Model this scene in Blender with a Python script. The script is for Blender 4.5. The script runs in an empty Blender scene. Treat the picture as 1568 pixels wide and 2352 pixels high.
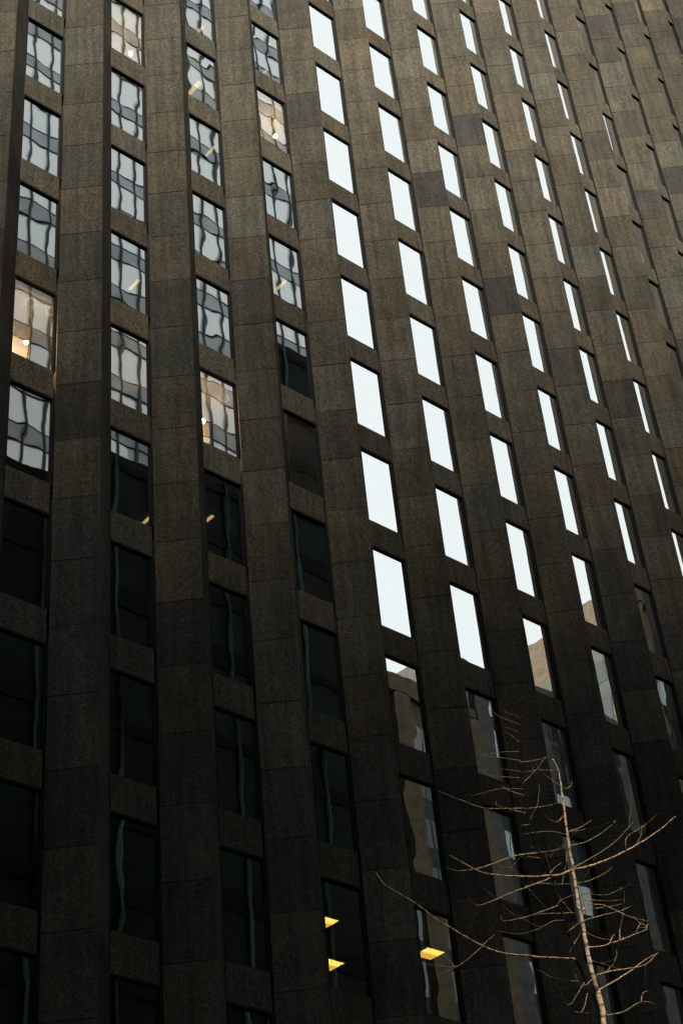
import bpy, bmesh, math, random
from mathutils import Vector, Matrix, noise
rnd = random.Random(7)
S = bpy.context.scene
COL = S.collection

# ---------------------------------------------------------------- camera, sky, sun, exposure
GZ = 42.71                                    # height of the reference storey line above the pavement
YAW, PITCH, ROLL = 0.774194679, 0.662900196, -0.104413604
CAM = Vector((-17.5321761, -27.9115147, -41.1114795 + GZ))
FPX = 3924.81463                              # focal length for a picture 1568 wide
fw = Vector((math.sin(YAW)*math.cos(PITCH), math.cos(YAW)*math.cos(PITCH), math.sin(PITCH)))
r0 = Vector((math.cos(YAW), -math.sin(YAW), 0)); u0 = r0.cross(fw)
RT = math.cos(ROLL)*r0 + math.sin(ROLL)*u0
UP = -math.sin(ROLL)*r0 + math.cos(ROLL)*u0
cam = bpy.data.cameras.new('camera'); co = bpy.data.objects.new('camera', cam); COL.objects.link(co)
cam.sensor_fit = 'HORIZONTAL'; cam.sensor_width = 36.0; cam.lens = FPX/1568*36
cam.clip_start = 0.1; cam.clip_end = 3000
M3 = Matrix((RT, UP, -fw)).transposed()
co.matrix_world = Matrix.Translation(CAM) @ M3.to_4x4()
S.camera = co

SUN_EL, SUN_TH = math.radians(49), math.radians(55)      # veiled sun from the left, over the roofs across the street
to_sun = Vector((-math.cos(SUN_EL)*math.cos(SUN_TH), -math.cos(SUN_EL)*math.sin(SUN_TH), math.sin(SUN_EL)))
world = bpy.data.worlds.new('World'); S.world = world; world.use_nodes = True
nt = world.node_tree; nt.nodes.clear()
sky = nt.nodes.new('ShaderNodeTexSky'); sky.sky_type = 'NISHITA'; sky.sun_disc = False
sky.sun_elevation = SUN_EL; sky.sun_rotation = math.atan2(to_sun.x, to_sun.y)
sky.air_density = 1.0; sky.dust_density = 6.0; sky.ozone_density = 1.0
hs = nt.nodes.new('ShaderNodeHueSaturation'); hs.inputs['Saturation'].default_value = 0.16
bg = nt.nodes.new('ShaderNodeBackground'); bg.inputs[1].default_value = 0.05
wo = nt.nodes.new('ShaderNodeOutputWorld')
nt.links.new(sky.outputs[0], hs.inputs['Color']); 
cl = nt.nodes.new('ShaderNodeMix'); cl.data_type = 'RGBA'; cl.inputs[0].default_value = 0.9      # an even cloud sheet over the sky
cl.inputs[7].default_value = (1.68, 1.80, 1.76, 1)
nt.links.new(hs.outputs[0], cl.inputs[6]); nt.links.new(cl.outputs[2], bg.inputs[0]); nt.links.new(bg.outputs[0], wo.inputs[0])
sl = bpy.data.lights.new('sun', 'SUN'); sl.energy = 1.5; sl.angle = math.radians(15); sl.color = (1.0, 0.89, 0.72)
so = bpy.data.objects.new('sun', sl); COL.objects.link(so)
so.rotation_euler = to_sun.to_track_quat('Z', 'Y').to_euler(); so.location = (60, -20, 120)
S.view_settings.view_transform = 'Standard'; S.view_settings.look = 'None'
S.view_settings.gamma = 1.0; S.view_settings.use_curve_mapping = False
S.view_settings.exposure = 3.6
S.cycles.max_bounces = 8; S.cycles.glossy_bounces = 5; S.cycles.diffuse_bounces = 4
S.cycles.transparent_max_bounces = 12; S.cycles.caustics_reflective = False; S.cycles.caustics_refractive = False
S.cycles.use_denoising = True

# ---------------------------------------------------------------- helpers
def ray(px, py): return fw + (px-784)/FPX*RT - (py-1176)/FPX*UP
def on_z(px, py, z): d = ray(px, py); return CAM + d*((z-CAM.z)/d.z)
def on_y(px, py, y): d = ray(px, py); return CAM + d*((y-CAM.y)/d.y)
def proj(P):
    d = Vector(P)-CAM; z = d.dot(fw)
    return 784+FPX*d.dot(RT)/z, 1176-FPX*d.dot(UP)/z
def in_frame(pts, mx=60, my=60):
    uv = [proj(P) for P in pts]
    return (max(u for u, v in uv) > -mx and min(u for u, v in uv) < 1568+mx and
            max(v for u, v in uv) > -my and min(v for u, v in uv) < 2352+my)

def mesh_of(name, bm, mats, smooth=False):
    bm.normal_update()
    me = bpy.data.meshes.new(name); bm.to_mesh(me); bm.free()
    for m in (mats if isinstance(mats, (list, tuple)) else [mats]): me.materials.append(m)
    if smooth:
        for p in me.polygons: p.use_smooth = True
    return me
def obj(name, me, parent=None, loc=(0, 0, 0), rot=(0, 0, 0)):
    o = bpy.data.objects.new(name, me); COL.objects.link(o)
    o.location = loc; o.rotation_euler = rot
    if parent: o.parent = parent
    return o
def empty(name, loc=(0, 0, 0), parent=None):
    o = bpy.data.objects.new(name, None); COL.objects.link(o); o.location = loc
    if parent: o.parent = parent
    return o
def tag(o, label=None, cat=None, group=None, kind=None):
    if label: o['label'] = label
    if cat: o['category'] = cat
    if group: o['group'] = group
    if kind: o['kind'] = kind
    return o
def box(bm, x0, x1, y0, y1, z0, z1, mi=0):
    v = [bm.verts.new(p) for p in ((x0,y0,z0),(x1,y0,z0),(x1,y1,z0),(x0,y1,z0),(x0,y0,z1),(x1,y0,z1),(x1,y1,z1),(x0,y1,z1))]
    for f in ((0,3,2,1),(4,5,6,7),(0,1,5,4),(1,2,6,5),(2,3,7,6),(3,0,4,7)):
        fc = bm.faces.new([v[i] for i in f]); fc.material_index = mi
    return v
def bevel(bm, w):
    bmesh.ops.bevel(bm, geom=bm.edges[:], offset=w, segments=1, affect='EDGES', profile=0.5)

# ---------------------------------------------------------------- materials
def mat(name):
    m = bpy.data.materials.new(name); m.use_nodes = True
    t = m.node_tree; b = t.nodes['Principled BSDF']; return m, t, b
def N(t, typ, **kw):
    n = t.nodes.new(typ)
    for k, v in kw.items():
        if k in n.inputs.keys(): n.inputs[k].default_value = v
        else: setattr(n, k, v)
    return n
def mixc(t, a, b, fac, mode='MIX'):
    n = t.nodes.new('ShaderNodeMix'); n.data_type = 'RGBA'; n.blend_type = mode
    for sock, val in ((n.inputs[0], fac), (n.inputs[6], a), (n.inputs[7], b)):
        if hasattr(val, 'is_linked'): t.links.new(val, sock)
        else: sock.default_value = val
    return n.outputs[2]
def mathn(t, op, a, b=None):
    n = t.nodes.new('ShaderNodeMath'); n.operation = op
    for s, v in ((n.inputs[0], a), (n.inputs[1], b)):
        if v is None: continue
        if hasattr(v, 'is_linked'): t.links.new(v, s)
        else: s.default_value = v
    return n.outputs[0]
def ramp(t, fac, stops):
    n = t.nodes.new('ShaderNodeValToRGB'); e = n.color_ramp.elements
    while len(e) < len(stops): e.new(0.5)
    for el, (p, c) in zip(e, stops): el.position = p; el.color = c
    t.links.new(fac, n.inputs[0]); return n.outputs[0]

def granite(name, tint=(1, 1, 1)):
    m, t, b = mat(name)
    oi = N(t, 'ShaderNodeObjectInfo'); geo = N(t, 'ShaderNodeNewGeometry')
    base = oi.outputs['Color']
    fine = N(t, 'ShaderNodeTexNoise', Scale=36.0, Detail=3.0, Roughness=0.7); t.links.new(geo.outputs['Position'], fine.inputs['Vector'])
    mid = N(t, 'ShaderNodeTexNoise', Scale=9.0, Detail=5.0, Roughness=0.65); t.links.new(geo.outputs['Position'], mid.inputs['Vector'])
    big = N(t, 'ShaderNodeTexNoise', Scale=0.8, Detail=4.0, Roughness=0.6); t.links.new(geo.outputs['Position'], big.inputs['Vector'])
    mp = N(t, 'ShaderNodeMapping'); mp.inputs['Scale'].default_value = (5.0, 5.0, 0.35); t.links.new(geo.outputs['Position'], mp.inputs['Vector'])
    streak = N(t, 'ShaderNodeTexNoise', Scale=1.0, Detail=4.0, Roughness=0.6); t.links.new(mp.outputs[0], streak.inputs['Vector'])
    f1 = ramp(t, fine.outputs[0], [(0.30, (0.22,0.23,0.24,1)), (0.5, (0.95,0.95,0.95,1)), (0.68, (2.1,2.0,1.85,1))])
    f2 = ramp(t, mid.outputs[0], [(0.3, (0.66,0.66,0.66,1)), (0.7, (1.3,1.3,1.3,1))])
    f3 = ramp(t, big.outputs[0], [(0.3, (0.78,0.8,0.82,1)), (0.7, (1.2,1.17,1.12,1))])
    f4 = ramp(t, streak.outputs[0], [(0.28, (0.62,0.64,0.66,1)), (0.55, (1.02,1.02,1,1)), (0.75, (1.25,1.2,1.14,1))])
    c = mixc(t, base, f1, 1.0, 'MULTIPLY'); c = mixc(t, c, f2, 1.0, 'MULTIPLY'); c = mixc(t, c, f3, 1.0, 'MULTIPLY'); c = mixc(t, c, f4, 1.0, 'MULTIPLY')
    c = mixc(t, c, (*tint, 1), 1.0, 'MULTIPLY')
    t.links.new(c, b.inputs['Base Color'])
    b.inputs['Roughness'].default_value = 0.85; b.inputs['Specular IOR Level'].default_value = 0.04
    bp = N(t, 'ShaderNodeBump', Strength=0.5, Distance=0.006); t.links.new(fine.outputs[0], bp.inputs['Height']); t.links.new(bp.outputs[0], b.inputs['Normal'])
    return m
M_GRAN = granite('granite')

def plain(name, col, rough=0.7, metal=0.0, spec=0.3, nscale=None, namp=0.25):
    m, t, b = mat(name)
    b.inputs['Roughness'].default_value = rough; b.inputs['Metallic'].default_value = metal; b.inputs['Specular IOR Level'].default_value = spec
    if nscale:
        geo = N(t, 'ShaderNodeNewGeometry'); n = N(t, 'ShaderNodeTexNoise', Scale=nscale, Detail=4.0); t.links.new(geo.outputs['Position'], n.inputs['Vector'])
        c = ramp(t, n.outputs[0], [(0.3, tuple(x*(1-namp) for x in col)+(1,)), (0.7, tuple(x*(1+namp) for x in col)+(1,))])
        t.links.new(c, b.inputs['Base Color'])
    else: b.inputs['Base Color'].default_value = (*col, 1)
    return m
M_FRAME = plain('dark_bronze', (0.010, 0.011, 0.012), 0.9, 0.0, 0.03, 30, 0.3)
M_CORE = plain('pier_mortar', (0.03, 0.028, 0.026), 0.9, nscale=20)  # even dark mortar tone for the pier core behind the blocks
M_CEIL = plain('ceiling_board', (0.35, 0.34, 0.31), 0.9, nscale=2)
M_INT = plain('interior_wall', (0.08, 0.085, 0.08), 0.9, nscale=2)
M_WARM = plain('warm_painted_wall', (0.6, 0.5, 0.35), 0.9, nscale=2, namp=.1)

def glass(name, bump_h=0.0020, base=0.80):
    """coated office glass: mirrors strongly, lets the room behind show; slightly wavy"""
    m = bpy.data.materials.new(name); m.use_nodes = True; t = m.node_tree; t.nodes.clear()
    out = t.nodes.new('ShaderNodeOutputMaterial'); mx = t.nodes.new('ShaderNodeMixShader')
    gl = N(t, 'ShaderNodeBsdfGlossy', Roughness=0.0); gl.inputs['Color'].default_value = (0.93, 0.95, 0.96, 1)
    tr = N(t, 'ShaderNodeBsdfTransparent'); tr.inputs['Color'].default_value = (0.62, 0.66, 0.63, 1)
    fr = N(t, 'ShaderNodeFresnel', IOR=1.5)
    fac = mathn(t, 'MULTIPLY_ADD', fr.outputs[0], 1.0-base); t.nodes[-1].inputs[2].default_value = base
    tc = N(t, 'ShaderNodeTexCoord'); oi = N(t, 'ShaderNodeObjectInfo')
    off = mathn(t, 'MULTIPLY', oi.outputs['Random'], 173.0)
    cmb = N(t, 'ShaderNodeCombineXYZ'); t.links.new(off, cmb.inputs[0]); t.links.new(off, cmb.inputs[1]); t.links.new(off, cmb.inputs[2])
    mp = N(t, 'ShaderNodeMapping'); mp.inputs['Scale'].default_value = (1.1, 1.0, 0.85)
    t.links.new(tc.outputs['Object'], mp.inputs['Vector']); t.links.new(cmb.outputs[0], mp.inputs['Location'])
    n = N(t, 'ShaderNodeTexNoise', Scale=1.0, Detail=1.0, Roughness=0.35); t.links.new(mp.outputs[0], n.inputs['Vector'])
    bp = N(t, 'ShaderNodeBump', Strength=1.0, Distance=bump_h); t.links.new(n.outputs[0], bp.inputs['Height'])
    t.links.new(bp.outputs[0], gl.inputs['Normal'])
    t.links.new(fac, mx.inputs[0]); t.links.new(tr.outputs[0], mx.inputs[1]); t.links.new(gl.outputs[0], mx.inputs[2]); t.links.new(mx.outputs[0], out.inputs[0])
    return m
M_GLASS = glass('coated_window_glass')

def emit(name, col, s):
    m = bpy.data.materials.new(name); m.use_nodes = True; t = m.node_tree; t.nodes.clear()
    e = N(t, 'ShaderNodeEmission'); e.inputs[0].default_value = (*col, 1); e.inputs[1].default_value = s
    o = t.nodes.new('ShaderNodeOutputMaterial'); t.links.new(e.outputs[0], o.inputs[0]); return m

# ---------------------------------------------------------------- ground
def slab(name, x0, x1, y0, y1, z0, z1, m, label, kind='structure'):
    bm = bmesh.new(); box(bm, x0, x1, y0, y1, z0, z1)
    return tag(obj(name, mesh_of(name, bm, m)), label, None, None, kind)
M_ASPH = plain('asphalt', (0.045, 0.046, 0.048), 0.85, nscale=14)
M_PAVE = plain('pavement_granite', (0.06, 0.06, 0.058), 0.85, nscale=5)
slab('ground', -900, 900, -900, 900, -1.2, -0.16, M_ASPH, 'dark city ground reaching to the horizon')
slab('road', -300, 300, -24.0, -13.0, -0.155, -0.12, M_ASPH, 'asphalt street between the dark tower and the facing buildings')
slab('pavement', -300, 300, -12.8, 14.0, -0.155, 0.0, M_PAVE, 'pavement at the foot of the dark granite tower')
slab('pavement', -300, 300, -31.0, -24.2, -0.155, 0.0, M_PAVE, 'pavement on the far side of the street under the camera')
slab('kerb', -300, 300, -12.997, -12.803, -0.155, 0.004, M_PAVE, 'kerb stone along the tower side of the street')
slab('kerb', -300, 300, -24.197, -24.003, -0.155, 0.004, M_PAVE, 'kerb stone along the far side of the street')

# ---------------------------------------------------------------- the dark granite tower
P, H, WP, AX, AD = 3.05, 3.775178, 1.69, 0.847, 0.822    # bay, storey, pier width, apex offset and depth
SP = 0.25*H                                                # spandrel height
I0, I1, K0, K1 = -3, 17, -14, 10                           # bays and storeys built
ZTOP = GZ - (K0-0.5)*H
def zk(k): return GZ - k*H
tower = tag(empty('office_tower', (0, 0, 0)), 'dark granite office tower with sharp wedge shaped piers between columns of mirror windows', 'building')

# pier core (a prism a little inside the facing blocks)
TH = 0.05
def prism(bm, pts, z0, z1):
    lo = [bm.verts.new((x, y, z0)) for x, y in pts]; hi = [bm.verts.new((x, y, z1)) for x, y in pts]
    n = len(pts)
    for i in range(n): bm.faces.new((lo[i], lo[(i+1) % n], hi[(i+1) % n], hi[i]))
    bm.faces.new(lo[::-1]); bm.faces.new(hi)
bm = bmesh.new(); s = TH*1.25
prism(bm, [(s+.02, 0.30), (s, 0.0), (AX, -AD+s*1.15), (WP-s, 0.0), (WP-s-.02, 0.30)][::-1], 0.0, ZTOP)
bmesh.ops.recalc_face_normals(bm, faces=bm.faces[:])
ME_CORE = mesh_of('pier_core', bm, M_CORE)

def facing(side, z0, z1, bm, jitter=0.0, bev=0.006):
    """one facing stone; side 0 = face seen from the left, 1 = face seen from the right; local origin at pier base"""
    ax, ay = AX, -AD
    bx, by = (0.0, 0.0) if side == 0 else (WP, 0.0)
    d = Vector((ax-bx, ay-by)); L = d.length; d /= L
    nrm = Vector((d.y, -d.x)) if side == 0 else Vector((-d.y, d.x))       # outward
    if nrm.y > 0: nrm = -nrm
    e1 = L-0.004 if side == 0 else L-TH-0.006
    a = Vector((bx, by))+d*0.004; c = Vector((bx, by))+d*e1
    o = nrm*jitter
    q = [a+o, c+o, c-nrm*TH, a-nrm*TH]
    if side == 0: q[2] = q[2]
    tmp = bmesh.new()
    prism(tmp, [tuple(v) for v in q], z0, z1)
    bmesh.ops.recalc_face_normals(tmp, faces=tmp.faces[:])
    if bev: bevel(tmp, bev)
    me = bpy.data.meshes.new('tmp'); tmp.to_mesh(me); tmp.free(); bm.from_mesh(me); bpy.data.meshes.remove(me)
BH = H*0.5
bm = bmesh.new(); facing(0, 0.005, BH-0.005, bm); ME_BL = mesh_of('granite_block', bm, M_GRAN)
bm = bmesh.new(); facing(1, 0.005, BH-0.005, bm); ME_BR = mesh_of('granite_block', bm, M_GRAN)

BASE = (0.0372, 0.0355, 0.0300)
def stone_colour(r):
    v = rnd.gauss(1.0, 0.085); w = rnd.gauss(0, 0.035)
    c = [BASE[0]*v*(1+w), BASE[1]*v, BASE[2]*v*(1-w)]
    if r < 0.11:                         # an odd darker, greyer stone
        g = sum(c)/3*0.75; c = [g*1.01, g*1.0, g*0.97]
    elif r < 0.30: c = [x*1.16 for x in c]
    return (c[0], c[1], c[2], 1.0)

ZJ = GZ + 0.121*H                        # height of one joint; the others lie half a storey apart
n_lo, n_hi = -int((ZJ)//BH), int((ZTOP-ZJ)//BH)
for i in range(I0, I1):
    x0 = i*P
    pier = obj('pier', ME_CORE, tower, (x0, 0, 0))
    rest0, rest1 = bmesh.new(), bmesh.new()
    for n in range(n_lo, n_hi):
        z = ZJ + n*BH
        vis = in_frame([(x0, 0, z), (x0+AX, -AD, z), (x0+AX, -AD, z+BH), (x0, 0, z+BH)], 40, 40)
        if vis:
            b = obj('granite_block', ME_BL, pier, (rnd.uniform(-.001, .001), rnd.uniform(-.005, .003), z)); b.color = stone_colour(rnd.random())
        else: facing(0, z+.005, z+BH-.005, rest0, 0, 0)
        if vis and i <= 2:
            b = obj('granite_block', ME_BR, pier, (0, rnd.uniform(-.003, .003), z)); b.color = stone_colour(rnd.random())
        else: facing(1, z+.005, z+BH-.005, rest1, 0, 0)
    for r_ in (rest0, rest1):
        if len(r_.verts):
            o = obj('granite_facing', mesh_of('granite_facing', r_, M_GRAN), pier); o.color = (*BASE, 1); o['kind'] = 'stuff'
        else: r_.free()

# windows and spandrels
WX0, WX1 = WP, P                         # opening inside a bay
WW, WH, REC = WX1-WX0, H-SP, 0.085
bm = bmesh.new(); box(bm, 0.035, WW-0.055, 0.015, 0.30, 0.0, SP-0.002); bevel(bm, 0.006); ME_SP = mesh_of('spandrel', bm, M_GRAN)
FW, FR = 0.05, 0.06
bm = bmesh.new()                         # frame: jambs, head, sill
box(bm, 0.0, FW, 0.02, 0.14, 0.0, WH); box(bm, WW-FR, WW, 0.02, 0.14, 0.0, WH)
box(bm, FW, WW-FR, 0.02, 0.14, WH-0.05, WH-0.002); box(bm, FW, WW-FR, 0.055, 0.14, 0.002, 0.03)
ME_FR = mesh_of('window_frame', bm, M_FRAME)
bm = bmesh.new()
v = [bm.verts.new(p) for p in ((FW-WW/2, 0, .03-WH/2), (WW/2-FW, 0, .03-WH/2), (WW/2-FW, 0, WH/2-.05), (FW-WW/2, 0, WH/2-.05))]
bm.faces.new(v)
ME_PANE = mesh_of('pane', bm, M_GLASS)
restg, rests = bmesh.new(), bmesh.new()
for i in range(I0, I1-1):
    xa = i*P + WP
    for k in range(K0, K1+1):
        zt = zk(k); zb = zt-WH                      # opening from zb to zt, spandrel k above zt
        corners = [(xa, 0, zt+SP), (xa+WW, 0, zt+SP), (xa+WW, 0, zb), (xa, 0, zb)]
        if in_frame(corners, 40, 40):
            sp = obj('spandrel', ME_SP, tower, (xa, rnd.uniform(0, .003), zt)); c = stone_colour(rnd.random()*0.8+.12); sp.color = (c[0]*1.1, c[1]*1.08, c[2]*1.06, 1)
            w = obj('window', ME_FR, tower, (xa, 0, zb))
            p_ = obj('pane', ME_PANE, w, (WW/2, REC, WH/2), (rnd.gauss(0, .0022), 0, rnd.gauss(0, .0022)))
        else:
            box(rests, xa+.004, xa+WW-.004, 0, 0.3, zt, zt+SP-.002)
            vs = [restg.verts.new(q) for q in ((xa, REC, zb), (xa+WW, REC, zb), (xa+WW, REC, zt), (xa, REC, zt))]; restg.faces.new(vs)
o = obj('spandrel_course', mesh_of('spandrel_course', rests, M_GRAN), tower); o.color = (*BASE, 1); o['kind'] = 'stuff'
o = obj('outer_glazing', mesh_of('outer_glazing', restg, M_GLASS), tower); o['kind'] = 'stuff'

# rooms behind the glass: one ceiling per storey, a dark core wall
bmc = bmesh.new(); bmw = bmesh.new()
XL, XR = I0*P-2, I1*P
for k in range(K0, K1+1):
    box(bmc, XL, XR, 0.32, 11.0, zk(k)+0.10, zk(k)+0.16)
    box(bmw, XL, XR, 0.32, 11.0, zk(k)+0.17, zk(k)+SP-0.05)
obj('ceiling', mesh_of('ceiling', bmc, M_CEIL), tower)
obj('floor_slab', mesh_of('floor_slab', bmw, M_INT), tower)
bm = bmesh.new(); box(bm, XL, XR, 11.01, 30, 0, ZTOP); box(bm, XL-.5, XL-.01, 0.3, 30, 0, ZTOP); box(bm, XR+.01, XR+.5, .3, 30, 0, ZTOP); box(bm, XL, XR, .3, 11, ZTOP, ZTOP+.3)
box(bm, XL, XR, 0.31, 11.0, 0, zk(K1)-WH)
obj('core_wall', mesh_of('core_wall', bm, M_INT), tower)

# ---------------------------------------------------------------- the buildings across the street (seen in the glass)
def building(name, loc, label): return tag(empty(name, loc), label, 'building')

# pale curtain wall tower
def tower_glass():
    m, t, b = mat('pale_tower_pane')
    tc = N(t, 'ShaderNodeNewGeometry'); mp = N(t, 'ShaderNodeMapping')
    t.links.new(tc.outputs['Random Per Island'], mp.inputs['Vector'])
    c = ramp(t, tc.outputs['Random Per Island'], [(0.0, (0.66,0.68,0.66,1)), (0.35, (0.80,0.79,0.80,1)), (0.7, (0.82,0.80,0.76,1)), (1.0, (0.70,0.78,0.76,1))])
    t.links.new(c, b.inputs['Base Color']); b.inputs['Roughness'].default_value = 0.25
    b.inputs['Coat Weight'].default_value = 1.0; b.inputs['Coat Roughness'].default_value = 0.05; b.inputs['Coat IOR'].default_value = 2.2
    return m
M_TG = tower_glass()
M_TS = plain('pale_tower_spandrel', (0.30, 0.31, 0.33), 0.35, spec=.6, nscale=.7)
M_TM = plain('dark_mullion', (0.02, 0.035, 0.035), 0.5)
M_TW = plain('pale_tower_wall', (0.33, 0.36, 0.35), 0.6, nscale=1)
TX0, TX1, TY, TZ0, TZ1 = 16.0, 47.3, -38.0, 8.0, 146.0
BAY, ST = 1.43, 3.95
pt = building('curtain_wall_tower', (0, TY, 0), 'pale curtain wall tower with dark mullions mirrored in the left windows')
bm = bmesh.new(); box(bm, TX0, TX1, -30, -0.30, 0, TZ1); obj('wall', mesh_of('wall', bm, M_TW), pt)
bmg, bms, bmm = bmesh.new(), bmesh.new(), bmesh.new()
nb = int((TX1-TX0)/BAY); ns = int((TZ1-TZ0)/ST)
for j in range(ns):
    z = TZ0+j*ST
    for b_ in range(nb):
        x = TX1-(b_+1)*BAY
        box(bmg, x+.02, x+BAY-.02, -0.3, -0.10, z+1.35, z+ST-.02)
        box(bms, x+.02, x+BAY-.02, -0.3, -0.06, z+.04, z+1.29)
    box(bmm, TX0, TX1, -0.29, -0.02, z+1.295, z+1.345); box(bmm, TX0, TX1, -0.29, -0.02, z-.02, z+.035)
for b_ in range(nb+1):
    x = TX1-b_*BAY; box(bmm, x-.055, x+.055, -0.28, 0.06, TZ0, TZ1)
for nm, b_, m in (('window_glazing', bmg, M_TG), ('spandrel_glazing', bms, M_TS), ('mullion', bmm, M_TM)):
    o = obj(nm, mesh_of(nm, b_, m), pt); o['kind'] = 'stuff'

# dark stepped glass block in front of it
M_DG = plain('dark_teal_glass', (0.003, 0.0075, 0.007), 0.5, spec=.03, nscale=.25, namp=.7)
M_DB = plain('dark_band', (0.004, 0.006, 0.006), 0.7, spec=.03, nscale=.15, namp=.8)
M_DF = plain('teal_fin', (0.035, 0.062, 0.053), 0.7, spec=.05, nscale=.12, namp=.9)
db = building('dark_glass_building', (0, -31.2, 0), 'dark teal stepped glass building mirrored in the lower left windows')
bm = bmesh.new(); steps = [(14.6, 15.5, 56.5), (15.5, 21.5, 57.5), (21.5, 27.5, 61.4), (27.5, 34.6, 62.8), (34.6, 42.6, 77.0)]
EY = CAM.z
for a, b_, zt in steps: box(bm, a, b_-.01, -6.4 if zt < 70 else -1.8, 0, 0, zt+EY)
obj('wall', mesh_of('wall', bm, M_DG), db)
bm = bmesh.new(); bm2 = bmesh.new()
for a, b_, zt in steps:
    x = a+.6
    while x < b_-.2:
        z_ = 4+rnd.uniform(0, 30)
        box(bm, x-.05, x+.05, 0.004, 0.22, z_, zt+EY-.3); x += rnd.uniform(1.3, 3.4)
    z = 6.0
    while z < zt+EY-1: box(bm2, a+.02, b_-.03, 0.003, 0.06, z, z+rnd.uniform(.4, 1.3)); z += rnd.choice((3.9, 3.9, 5.2))
o = obj('fin', mesh_of('fin', bm, M_DF), db); o['kind'] = 'stuff'
o = obj('spandrel_band', mesh_of('spandrel_band', bm2, M_DB), db); o['kind'] = 'stuff'

# masonry towers further down the street
M_BR = plain('brown_masonry', (0.088, 0.066, 0.038), 0.85, nscale=1.5, namp=.35)
M_BR2 = plain('grey_masonry', (0.06, 0.06, 0.052), 0.85, nscale=1.2, namp=.35)
M_VS = plain('teal_window_strip', (0.010, 0.024, 0.022), 0.3, spec=.15, nscale=.4, namp=.6)
M_WD = plain('dark_office_window', (0.02, 0.03, 0.03), 0.12, spec=.8)
M_WB = plain('sky_pale_window', (0.5, 0.56, 0.58), 0.15, spec=.9)  # sky mirrored in these panes is painted in as a pale colour
def masonry(label, x0, x1, y, depth, h, m, steps=(), bay=3.2, st=4.0, sky_share=.15, seed=1, wf=.55):
    r = random.Random(seed)
    b = building('masonry_tower', (0, y, 0), label)
    bm = bmesh.new(); box(bm, x0, x1, -depth, 0, 0, h)
    for (a, c, z) in steps: box(bm, a, c, -depth*.8, -depth*.15, h, z)
    box(bm, x0-.4, x1+.4, -.3, .5, h-2.2, h-1.4)
    obj('wall', mesh_of('wall', bm, m), b)
    bp, bd, bl, bs = bmesh.new(), bmesh.new(), bmesh.new(), bmesh.new()
    n = int((x1-x0)/bay); bw = (x1-x0)/n
    for i in range(n+1):
        x = x0+i*bw; box(bp, x-bw*(1-wf)/2, x+bw*(1-wf)/2, .003, .5, 0, h-2.3)
    z = 5.0
    while z < h-6:
        for i in range(n):
            q = bl if r.random() < sky_share else bd
            xa, xb = x0+i*bw+bw*(1-wf)/2+.05, x0+(i+1)*bw-bw*(1-wf)/2-.05
            box(q, xa, (xa+xb)/2-.05, .002, .06, z+1.2, z+st-.35); box(q, (xa+xb)/2+.05, xb, .002, .06, z+1.2, z+st-.35)
        z += st
    # the flank that faces along the street
    z = 5.0; nf = max(1, int(depth/(bay*.95))); fwid = depth/nf
    for i in range(nf): box(bs, x0-.03, x0-.001, -(i+.80)*fwid, -(i+.30)*fwid, 4, h-5)
    for i in range(n): box(bs, x0+i*bw+bw*(1-wf)/2+.02, x0+(i+1)*bw-bw*(1-wf)/2-.02, .001, .03, 4, h-6)
    while z < h-6:
        for i in range(nf):
            q = bd if r.random() > sky_share*.35 else bl
            ya = -(i+.76)*fwid; yb = -(i+.34)*fwid
            box(q, x0-.06, x0-.002, ya, yb, z+1.2, z+st-.35)
        z += st
    for nm, q, mm in (('window_strip', bs, M_VS), ('stone_rib', bp, m), ('window_glazing', bd, M_WD), ('sky_pale_glazing', bl, M_WB)):
        if len(q.verts): o = obj(nm, mesh_of(nm, q, mm), b); o['kind'] = 'stuff'
        else: q.free()
    return b
masonry('brown stone tower with a small rooftop block mirrored in the centre windows', 56, 70.2, -50, 26, 73.2, M_BR, [(61.5, 64, 75.5)], seed=3)
masonry('grey brown setback tower mirrored right of the brown one', 70.4, 95, -52, 30, 79.5, M_BR2, [(80, 94, 83)], sky_share=.2, seed=5)
masonry('broad brown building with bright windows mirrored low in the right windows', 46, 96, -66, 20, 56, M_BR, sky_share=.25, seed=8)
masonry('tall brown corner tower mirrored in the furthest right windows', 96, 122, -50, 30, 95, M_BR, sky_share=.15, seed=11)

# unseen blocks added to shade the lower facade and steer the sun
M_DK = plain('blocker_dark', (0.04, 0.042, 0.042), 0.85, nscale=1.5, namp=.3)
masonry('long unseen dark block added on the far left to shade the lower facade', -150, -14.5, -31.6, 6, 84, M_DK, sky_share=.05, seed=21, bay=4.5)
masonry('unseen dark block added across the street to shade the right bays', 4.5, 14.5, -31.6, 6, 95, M_DK, sky_share=.05, seed=25, bay=4.5)
lk = masonry('unseen low block and link added with an opening that lets sun reach the trees', -14.4, 4.4, -31.6, 5, 27, M_DK, sky_share=.05, seed=26, bay=4.5)
bm = bmesh.new(); box(bm, -14.4, 4.4, -5, 0, 54, 88); obj('shading_link', mesh_of('shading_link', bm, M_DK), lk)  # added upper blocker; the opening below it passes sun to the trees
masonry('unseen dark block added to shut off low sky at the far left end of the street', -150, -120, -2, 26, 110, M_DK, sky_share=.05, seed=22, bay=4.5)
masonry('unseen dark block added left of the granite tower to cut sky light', -100, -16, 30, 26, 60, M_DK, sky_share=.05, seed=23, bay=4.5)
masonry('unseen tall block added to shut off low sky at the far right end of the street', 150, 200, 30, 120, 130, M_DK, sky_share=.05, seed=24, bay=4.5)

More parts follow.
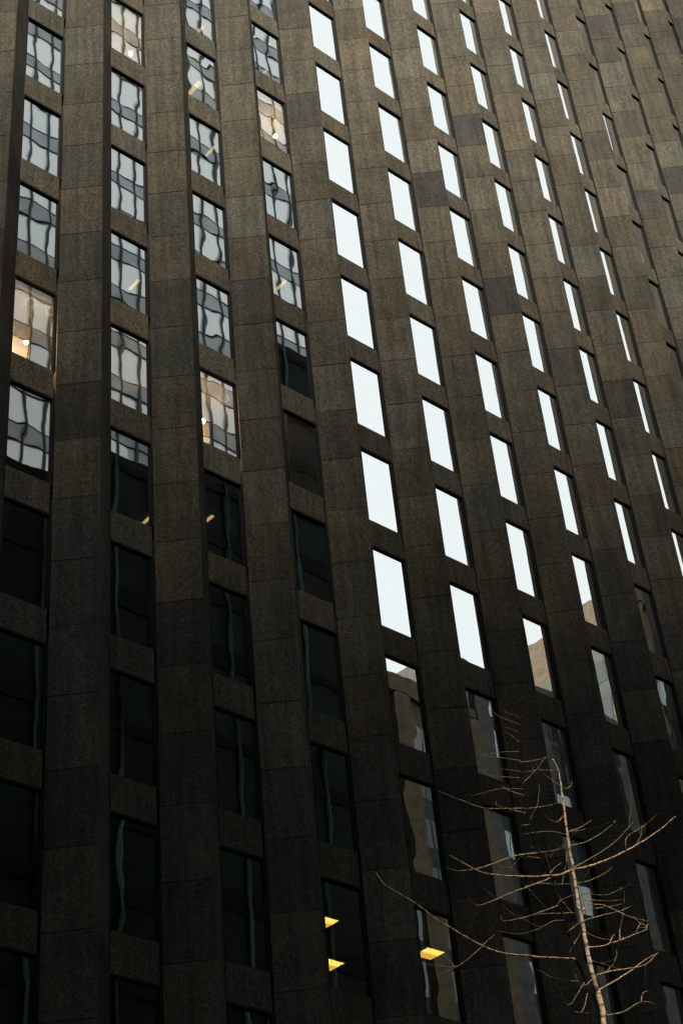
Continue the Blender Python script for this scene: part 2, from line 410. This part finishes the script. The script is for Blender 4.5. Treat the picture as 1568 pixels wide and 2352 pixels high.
# ---------------------------------------------------------------- ceiling lights in the rooms
M_LAMP = emit('yellow_lamp_panel', (1.0, 0.60, 0.10), .9); M_LAMP2 = emit('yellow_lamp_panel_dim', (1.0, 0.52, 0.06), .5)
M_STRIP = emit('warm_tube', (1.0, 0.62, 0.22), .32); M_HOUS = plain('lamp_housing', (0.5, 0.48, 0.42), 0.5)
def troffer(x0, x1, y0, y1, z, label):
    e = tag(empty('ceiling_light', ((x0+x1)/2, (y0+y1)/2, z)), label, 'light', 'yellow ceiling panels in the lower windows')
    a, b = (x1-x0)/2, (y1-y0)/2
    bm = bmesh.new()
    box(bm, -a-.03, -a, -b-.03, b+.03, -.03, 0); box(bm, a, a+.03, -b-.03, b+.03, -.03, 0)
    box(bm, -a, a, -b-.03, -b, -.03, 0); box(bm, -a, a, b, b+.03, -.03, 0)
    obj('housing', mesh_of('housing', bm, M_HOUS), e)
    bm = bmesh.new(); box(bm, -a+.003, a-.003, -b+.003, -.004, -.022, -.004); obj('diffuser', mesh_of('diffuser', bm, M_LAMP), e)
    bm = bmesh.new(); box(bm, -a+.003, a-.003, .004, b-.003, -.022, -.004); obj('diffuser', mesh_of('diffuser', bm, M_LAMP2), e)
ZC6 = zk(6)+.10
for (rx, ry), (bx_, by_), lab in (((778.3, 2113.4), (745.1, 2131.9), 'upper of two square yellow ceiling lights in the dark lower window'),
                            ((791.3, 2211.1), (755.9, 2229.1), 'lower of two square yellow ceiling lights in the dark lower window'),
                            ((1021.2, 2186.3), (988.3, 2204.1), 'square yellow ceiling light standing alone behind the branch')):
    R_, B_ = on_z(rx, ry, ZC6), on_z(bx_, by_, ZC6)
    troffer(R_.x-.62, R_.x, R_.y, B_.y, ZC6, lab)

def strip(px, py, k, ln, lab, w=.09):
    z = zk(k)+.10; c = on_z(px, py, z)
    e = tag(empty('strip_light', (c.x, c.y, z)), lab, 'light', 'small lamps seen in the upper windows')
    bm = bmesh.new(); box(bm, -w/2-.03, w/2+.03, -ln/2-.03, ln/2+.03, -.02, 0); obj('housing', mesh_of('housing', bm, M_HOUS), e)
    bm = bmesh.new(); box(bm, -w/2, w/2, -ln/2, ln/2, -.045, -.021); obj('tube', mesh_of('tube', bm, M_STRIP), e)
strip(337, 1193, 3, .75, 'thin yellow strip light low in the dark second window column')
strip(476, 1193, 3, .5, 'thin yellow strip light beside the third pier above the dark windows')
strip(441, 205, -2, .9, 'orange strip light in an upper window of the third column', .16)
strip(460, 66, -3, .35, 'small lamp spot in the topmost window of the third column')
strip(608, 163, -3, .25, 'small lamp spot in the topmost full window of the fourth column')
strip(308, 652, 1, .5, 'pale strip light in the middle window of the second column')
strip(646, 652, 0, .5, 'pale strip light in the middle window of the fourth column')
strip(483, 345, -1, .5, 'pale strip light in the second window of the third column')

# warm rooms
M_GLOBE = emit('warm_globe', (1.0, 0.58, 0.24), 190.0)
def warm_room(i, k, px, py, lab):
    """a pendant lamp near the glass, in front of a painted partition"""
    xa = i*P-P+WP; z = zk(k)-WH
    bm = bmesh.new(); box(bm, xa-.1, xa+WW+.1, 1.5, 1.6, z-.4, zk(k)+.09); obj('partition', mesh_of('partition', bm, M_WARM), tower)
    c = on_y(px, py, 0.85)
    e = tag(empty('pendant_lamp', c), lab, 'lamp', 'warm pendant lamps in the left windows')
    bm = bmesh.new(); bmesh.ops.create_uvsphere(bm, u_segments=16, v_segments=10, radius=.06); obj('globe', mesh_of('globe', bm, M_GLOBE, True), e)
    bm = bmesh.new(); box(bm, -.008, .008, -.008,   .008, .06, max(.15, zk(k)+.1-c.z)); obj('cord', mesh_of('cord', bm, M_FRAME), e)
warm_room(2, 2, 466, 968, 'bright warm globe lamp in the glowing window of the third column')
warm_room(0, 2, 60, 786, 'warm globe lamp in the glowing leftmost window')
warm_room(1, -2, 300, 122, 'warm globe lamp at the bottom of the top window in the second column')
warm_room(3, -2, 632, 312, 'warm globe lamp at the bottom of an upper window in the fourth column')

M_RING = emit('ring_tube', (1.0, 0.72, 0.42), .3)
def ring(px, py, k, lab):
    z = zk(k)+.06; c = on_z(px, py, z)
    e = tag(empty('ring_light', c), lab, 'light', 'ring shaped ceiling lights in the warm windows')
    bm = bmesh.new(); n, R_, q = 28, .15, 6
    vs = [[bm.verts.new(((R_+.016*math.cos(2*math.pi*b/q))*math.cos(2*math.pi*a/n), (R_+.016*math.cos(2*math.pi*b/q))*math.sin(2*math.pi*a/n), .016*math.sin(2*math.pi*b/q))) for b in range(q)] for a in range(n)]
    for a in range(n):
        for b in range(q): bm.faces.new((vs[a][b], vs[(a+1) % n][b], vs[(a+1) % n][(b+1) % q], vs[a][(b+1) % q]))
    obj('tube', mesh_of('tube', bm, M_RING, True), e)
    bm = bmesh.new(); box(bm, -.03, .03, -.03, .03, .02, .04); obj('bracket', mesh_of('bracket', bm, M_HOUS), e)
ring(71, 694, 2, 'left ring shaped ceiling light in the glowing leftmost window')
ring(119, 714, 2, 'right ring shaped ceiling light in the glowing leftmost window')
ring(468, 895, 2, 'left ring shaped ceiling light in the glowing window of the third column')
ring(514, 915, 2, 'right ring shaped ceiling light in the glowing window of the third column')

# ---------------------------------------------------------------- the bare trees
def bark(name, c0, c1, ring):
    m, t, b = mat(name)
    at = N(t, 'ShaderNodeAttribute'); at.attribute_name = 'along'
    geo = N(t, 'ShaderNodeNewGeometry'); n = N(t, 'ShaderNodeTexNoise', Scale=22.0, Detail=4.0); t.links.new(geo.outputs['Position'], n.inputs['Vector'])
    n2 = N(t, 'ShaderNodeTexNoise', Scale=3.0, Detail=2.0); t.links.new(geo.outputs['Position'], n2.inputs['Vector'])
    a = mathn(t, 'MULTIPLY', at.outputs['Fac'], ring)
    a = mathn(t, 'ADD', a, mathn(t, 'MULTIPLY', n2.outputs[0], 1.6))
    fr = mathn(t, 'FRACT', a)
    rings = ramp(t, fr, [(0.0, (0.22,0.2,0.18,1)), (0.14, (0.25,0.22,0.2,1)), (0.26, (1,1,1,1)), (1.0, (0.9,0.9,0.9,1))])
    c = ramp(t, n.outputs[0], [(0.35, (*c0, 1)), (0.65, (*c1, 1))])
    c = mixc(t, c, rings, 0.85, 'MULTIPLY'); t.links.new(c, b.inputs['Base Color']); b.inputs['Roughness'].default_value = .9; b.inputs['Specular IOR Level'].default_value = .08
    bp = N(t, 'ShaderNodeBump', Strength=.6, Distance=.01); t.links.new(n.outputs[0], bp.inputs['Height']); t.links.new(bp.outputs[0], b.inputs['Normal'])
    return m
M_BARK = bark('pale_bark', (0.17, 0.125, 0.085), (0.36, 0.275, 0.20), 5.2)
M_TWIG = bark('twig_bark', (0.14, 0.09, 0.05), (0.27, 0.20, 0.13), 5.0)
M_SHADE_BARK = bark('shaded_bark', (0.002, 0.0019, 0.0017), (0.005, 0.0044, 0.004), 5.2)  # shade on the second trunk is painted in as near-black bark
def tube(name, pts, radii, m, parent, seg=7, knots=True):
    """smooth tapered tube through 3-D points, with small node swellings; stores the length along it"""
    # resample with Catmull-Rom
    P_ = [pts[0]*2-pts[1]]+list(pts)+[pts[-1]*2-pts[-2]]; R_ = [radii[0]]+list(radii)+[radii[-1]]
    C = []
    for s in range(1, len(P_)-2):
        n = max(3, int((P_[s+1]-P_[s]).length/0.07))
        for j in range(n):
            u = j/n; a, b, c, d = P_[s-1:s+3]
            C.append((0.5*((2*b)+(c-a)*u+(2*a-5*b+4*c-d)*u*u+(3*b-a-3*c+d)*u**3), R_[s]+(R_[s+1]-R_[s])*u))
    C.append((pts[-1], radii[-1]))
    bm = bmesh.new(); al = []; rings = []; L = 0
    o0 = pts[0]; ph = rnd.random()*10
    for j, (p, r) in enumerate(C):
        tdir = (C[min(j+1, len(C)-1)][0]-C[max(j-1, 0)][0]).normalized()
        if j: L += (p-C[j-1][0]).length
        if knots:
            r = r*(1+0.28*max(0, math.sin(L*2*math.pi*3.1+ph))**8) ; p = p + Vector((noise.noise(p*5), noise.noise(p*5+Vector((9,0,0))), noise.noise(p*5+Vector((0,9,0)))))*r*.7
        a = tdir.orthogonal().normalized(); b = tdir.cross(a)
        ring = []
        for q in range(seg):
            th = 2*math.pi*q/seg
            ring.append(bm.verts.new(p-o0+(a*math.cos(th)+b*math.sin(th))*r)); al.append(L)
        rings.append(ring)
    for A, B in zip(rings, rings[1:]):
        # align rings to avoid twisting
        k = min(range(seg), key=lambda s_: (A[0].co-B[s_].co).length)
        for q in range(seg): bm.faces.new((A[q], A[(q+1) % seg], B[(q+1+k) % seg], B[(q+k) % seg]))
    bm.faces.new(rings[0][::-1]); bm.faces.new(rings[-1])
    me = mesh_of(name, bm, m, True)
    at = me.attributes.new('along', 'FLOAT', 'POINT')
    for j, v_ in enumerate(al): at.data[j].value = v_
    return obj(name, me, parent, o0-parent.matrix_world.translation if parent.parent is None else o0-parent.location)
def zp(q): return (1001.8+q[0]*.3611, 1597+q[1]*.3611)
def tree(label, ytrunk, trunk, branches, m_trunk, m_br, r_base, r_tip, seedv):
    """trunk: outline from low to high; every branch leaves it in its own direction in depth"""
    r = random.Random(seedv)
    tp = [on_y(*zp(q), ytrunk) for q in trunk]
    base = Vector((tp[0].x, ytrunk, 0.0))
    root = tag(empty('bare_tree', base), label, 'tree', 'bare street trees in front of the tower')
    root.matrix_world = Matrix.Translation(base)
    full = [base + (tp[0]-base)*f for f in (0, .35, .7)] + tp
    hh = tp[-1].z
    tr = tube('trunk', full, [r_base+(r_tip-r_base)*(min(1, p.z/hh))**.9 for p in full], m_trunk, root, 12, True)
    for br in branches:
        w = br[0]; pts = br[1]; y = ytrunk; sgn = r.choice((-1, 1))*r.uniform(.25, .75)
        P3 = []; acc = 0
        for j, q in enumerate(pts):
            if j: acc += math.hypot(q[0]-pts[j-1][0], q[1]-pts[j-1][1])
            P3.append(on_y(*zp(q), ytrunk + sgn*acc*.3611/FPX*28))
        n = len(P3)
        o = tube('branch', P3, [w*.7*(1-.74*j/(n-1)) for j in range(n)], m_br, root, 6)
    # short spur shoots along the branches
    bm = bmesh.new()
    for o in [c for c in root.children if c.name.startswith('branch')]:
        vs = o.data.vertices; nr = len(vs)//6
        for _ in range(max(1, nr//26)):
            k = r.randrange(nr//5, nr); c = sum((vs[k*6+q].co for q in range(6)), Vector())/6 + o.location
            d = Vector((r.uniform(-1, 1), r.uniform(-1, 1), r.uniform(.1, 1.2))).normalized(); L = r.uniform(.04, .16); w = .004
            a = d.orthogonal().normalized(); b = d.cross(a); tip = bm.verts.new(c+d*L+a*L*.15); mid = []
            lo = [bm.verts.new(c+(a*math.cos(t)+b*math.sin(t))*w) for t in (0, 2.1, 4.2)]
            for q in range(3): bm.faces.new((lo[q], lo[(q+1) % 3], tip))
    brs = [c for c in root.children if c.name.startswith('branch')]
    for _ in range(16):                       # long hair-thin side shoots
        o = r.choice(brs); nr = len(o.data.vertices)//6; k = r.randrange(nr//6, nr)
        c = o.data.vertices[k*6].co + o.location; e = o.data.vertices[min(nr-1, k+2)*6].co - o.data.vertices[max(0, k-2)*6].co
        d = (e.normalized()*r.uniform(.2, 1) + Vector((r.uniform(-.8, .8), r.uniform(-.8, .8), r.uniform(-.3, .7)))).normalized()
        w = .0032; prev = None; st = r.uniform(.10, .26)
        for q in range(5):
            a = d.orthogonal().normalized(); b = d.cross(a)
            rg = [bm.verts.new(c+(a*math.cos(t)+b*math.sin(t))*w) for t in (0, 2.1, 4.2)]
            if prev:
                for x in range(3): bm.faces.new((prev[x], prev[(x+1) % 3], rg[(x+1) % 3], rg[x]))
            prev = rg; c = c+d*st; w *= .8
            d = (d+Vector((r.uniform(-.2, .2), r.uniform(-.2, .2), r.uniform(0, .3)))).normalized()
    o = obj('twig', mesh_of('twig', bm, m_br), root); o['kind'] = 'stuff'
    return root
T1 = [(1052,2010),(1024,1880),(990,1770),(962,1640),(937,1500),(915,1390),(890,1260),(870,1120),(850,1000),(830,870),(810,700),(795,600),(785,540),(772,470),(738,405)]
B1 = [(.034,[(868,1110),(960,1095),(1060,1060),(1210,990),(1330,920),(1430,850),(1520,772)]),
 (.034,[(862,1112),(790,1145),(700,1150),(570,1157),(430,1150),(320,1135),(230,1100),(150,1055),(80,1018)]),
 (.012,[(805,770),(770,805),(720,790),(690,755)]),(.013,[(832,870),(920,840),(985,795)]),
 (.012,[(868,1100),(960,1050),(1060,990),(1150,920),(1250,810)]),
 (.014,[(1205,990),(1205,920),(1240,880),(1330,825)]),(.026,[(915,1390),(960,1330),(980,1240)]),
 (.014,[(905,1335),(1050,1335),(1150,1375),(1240,1415),(1350,1440)]),(.010,[(900,1310),(985,1305),(1100,1310),(1200,1300)]),
 (.011,[(912,1375),(1000,1360),(1100,1345),(1180,1330)]),(.013,[(940,1510),(1030,1545),(1105,1558)]),
 (.020,[(995,1795),(1100,1760),(1230,1740),(1330,1715),(1400,1650)]),(.026,[(1022,1882),(1100,1840),(1230,1760),(1320,1690),(1410,1640)]),
 (.010,[(978,1690),(1020,1700),(1170,1745)]),(.012,[(1085,1762),(1105,1730)]),
 (.013,[(790,580),(830,595),(860,570),(862,545)]),(.016,[(772,480),(755,440),(735,405)]),
 (.022,[(950,1610),(1060,1595),(1170,1560),(1280,1515),(1345,1490)]),
 (.016,[(1100,1583),(1115,1550),(1132,1520)]),(.016,[(1165,1560),(1166,1520),(1167,1485)]),(.016,[(1270,1517),(1282,1480),(1298,1450)]),(.014,[(1330,1495),(1345,1455)]),
 (.013,[(1060,2040),(1180,2020),(1285,1960),(1350,1955),(1405,1975)]),(.012,[(1300,1958),(1312,1900),(1345,1880)]),
 (.011,[(845,960),(960,930),(1060,870),(1140,805)]),(.011,[(872,1200),(960,1185),(1060,1140),(1120,1095)]),
 (.011,[(888,1262),(960,1265),(1080,1272),(1180,1230)]),(.012,[(920,1440),(1060,1400),(1180,1370),(1240,1340)]),
 (.010,[(832,890),(740,868),(640,872),(560,885)]),(.010,[(835,870),(905,862),(960,850)]),(.010,[(1000,1800),(940,1850),(900,1820),(860,1760),(852,1690)]),
 (.012,[(858,1020),(830,1060),(828,990)]),(.010,[(770,480),(700,478),(635,478),(540,495)])]
T2 = [(985,2020),(960,1850),(925,1760),(888,1690),(860,1560),(830,1490),(800,1400),(770,1300),(730,1170),(680,1080),(640,980),(600,850),(580,760),(560,640),(540,500),(533,300),(535,120)]
B2 = [(.030,[(885,1684),(840,1678),(640,1665),(430,1642),(290,1595),(180,1535),(80,1475),(6,1431),(-139,1321),(-320,1210),(-381,1133)]),
 (.012,[(290,1595),(330,1560),(368,1525)]),(.009,[(290,1600),(200,1680),(120,1735),(0,1785)]),(.008,[(120,1735),(85,1690),(50,1655)]),
 (.010,[(535,148),(480,125),(420,105)]),(.012,[(530,187),(470,165),(408,143)]),(.013,[(528,238),(480,218),(438,203)]),(.010,[(525,297),(480,260),(440,232)]),
 (.010,[(528,360),(440,360),(340,375),(300,380)]),(.012,[(532,418),(410,398),(270,385)]),(.012,[(533,428),(640,412),(750,380)]),
 (.009,[(530,486),(460,475),(395,468)]),(.012,[(530,526),(400,518),(302,500)]),(.012,[(545,567),(620,490),(680,410)]),(.008,[(548,598),(410,595),(300,622),(220,640)]),
 (.015,[(555,640),(460,605),(402,570)]),(.016,[(566,722),(430,722),(300,718),(150,665),(15,612)]),(.014,[(568,752),(480,730),(355,690)]),(.010,[(570,725),(700,705),(805,680)]),
 (.012,[(594,830),(600,780),(640,710)]),(.010,[(593,825),(530,828)]),
 (.022,[(648,1003),(500,1025),(330,1085),(230,1110),(130,1118),(65,1100)]),(.011,[(650,1003),(740,990),(850,960)]),(.012,[(660,1038),(610,1030),(570,1030)]),
 (.020,[(725,1165),(600,1215),(500,1250),(380,1300),(280,1337),(230,1320),(195,1270)]),(.014,[(733,1200),(640,1200),(560,1220)]),(.010,[(735,1205),(800,1203),(870,1200)]),
 (.018,[(718,1142),(750,1100),(795,1068)]),(.010,[(770,1335),(800,1300),(890,1265)]),(.017,[(775,1340),(680,1375),(560,1415),(430,1438),(408,1405)]),
 (.011,[(795,1390),(690,1390),(620,1400)]),(.013,[(800,1390),(850,1386),(890,1390)]),(.013,[(805,1435),(740,1440),(650,1490)]),(.014,[(832,1510),(870,1480),(920,1440)]),
 (.015,[(868,1602),(890,1560),(915,1520)]),(.014,[(852,1690),(850,1650),(862,1605)]),(.010,[(380,1300),(340,1260),(285,1222)]),(.008,[(600,960),(700,1010),(760,1060)]),
 (.010,[(940,1830),(860,1960),(820,1960),(790,1880)]),(.012,[(960,1900),(930,2010),(880,2015),(970,2025)]),(.008,[(560,1160),(480,1100),(400,1095)]),(.008,[(470,1140),(490,1080),(550,1020)])]
tree('bare young tree with a pale ringed trunk and long upswept twigs', -11.0, T1, B1, M_BARK, M_TWIG, .125, .012, 4)
tree('bare tree with a thin trunk coloured shade-dark behind the pale one', -10.0, T2, B2, M_SHADE_BARK, M_TWIG, .085, .006, 9)
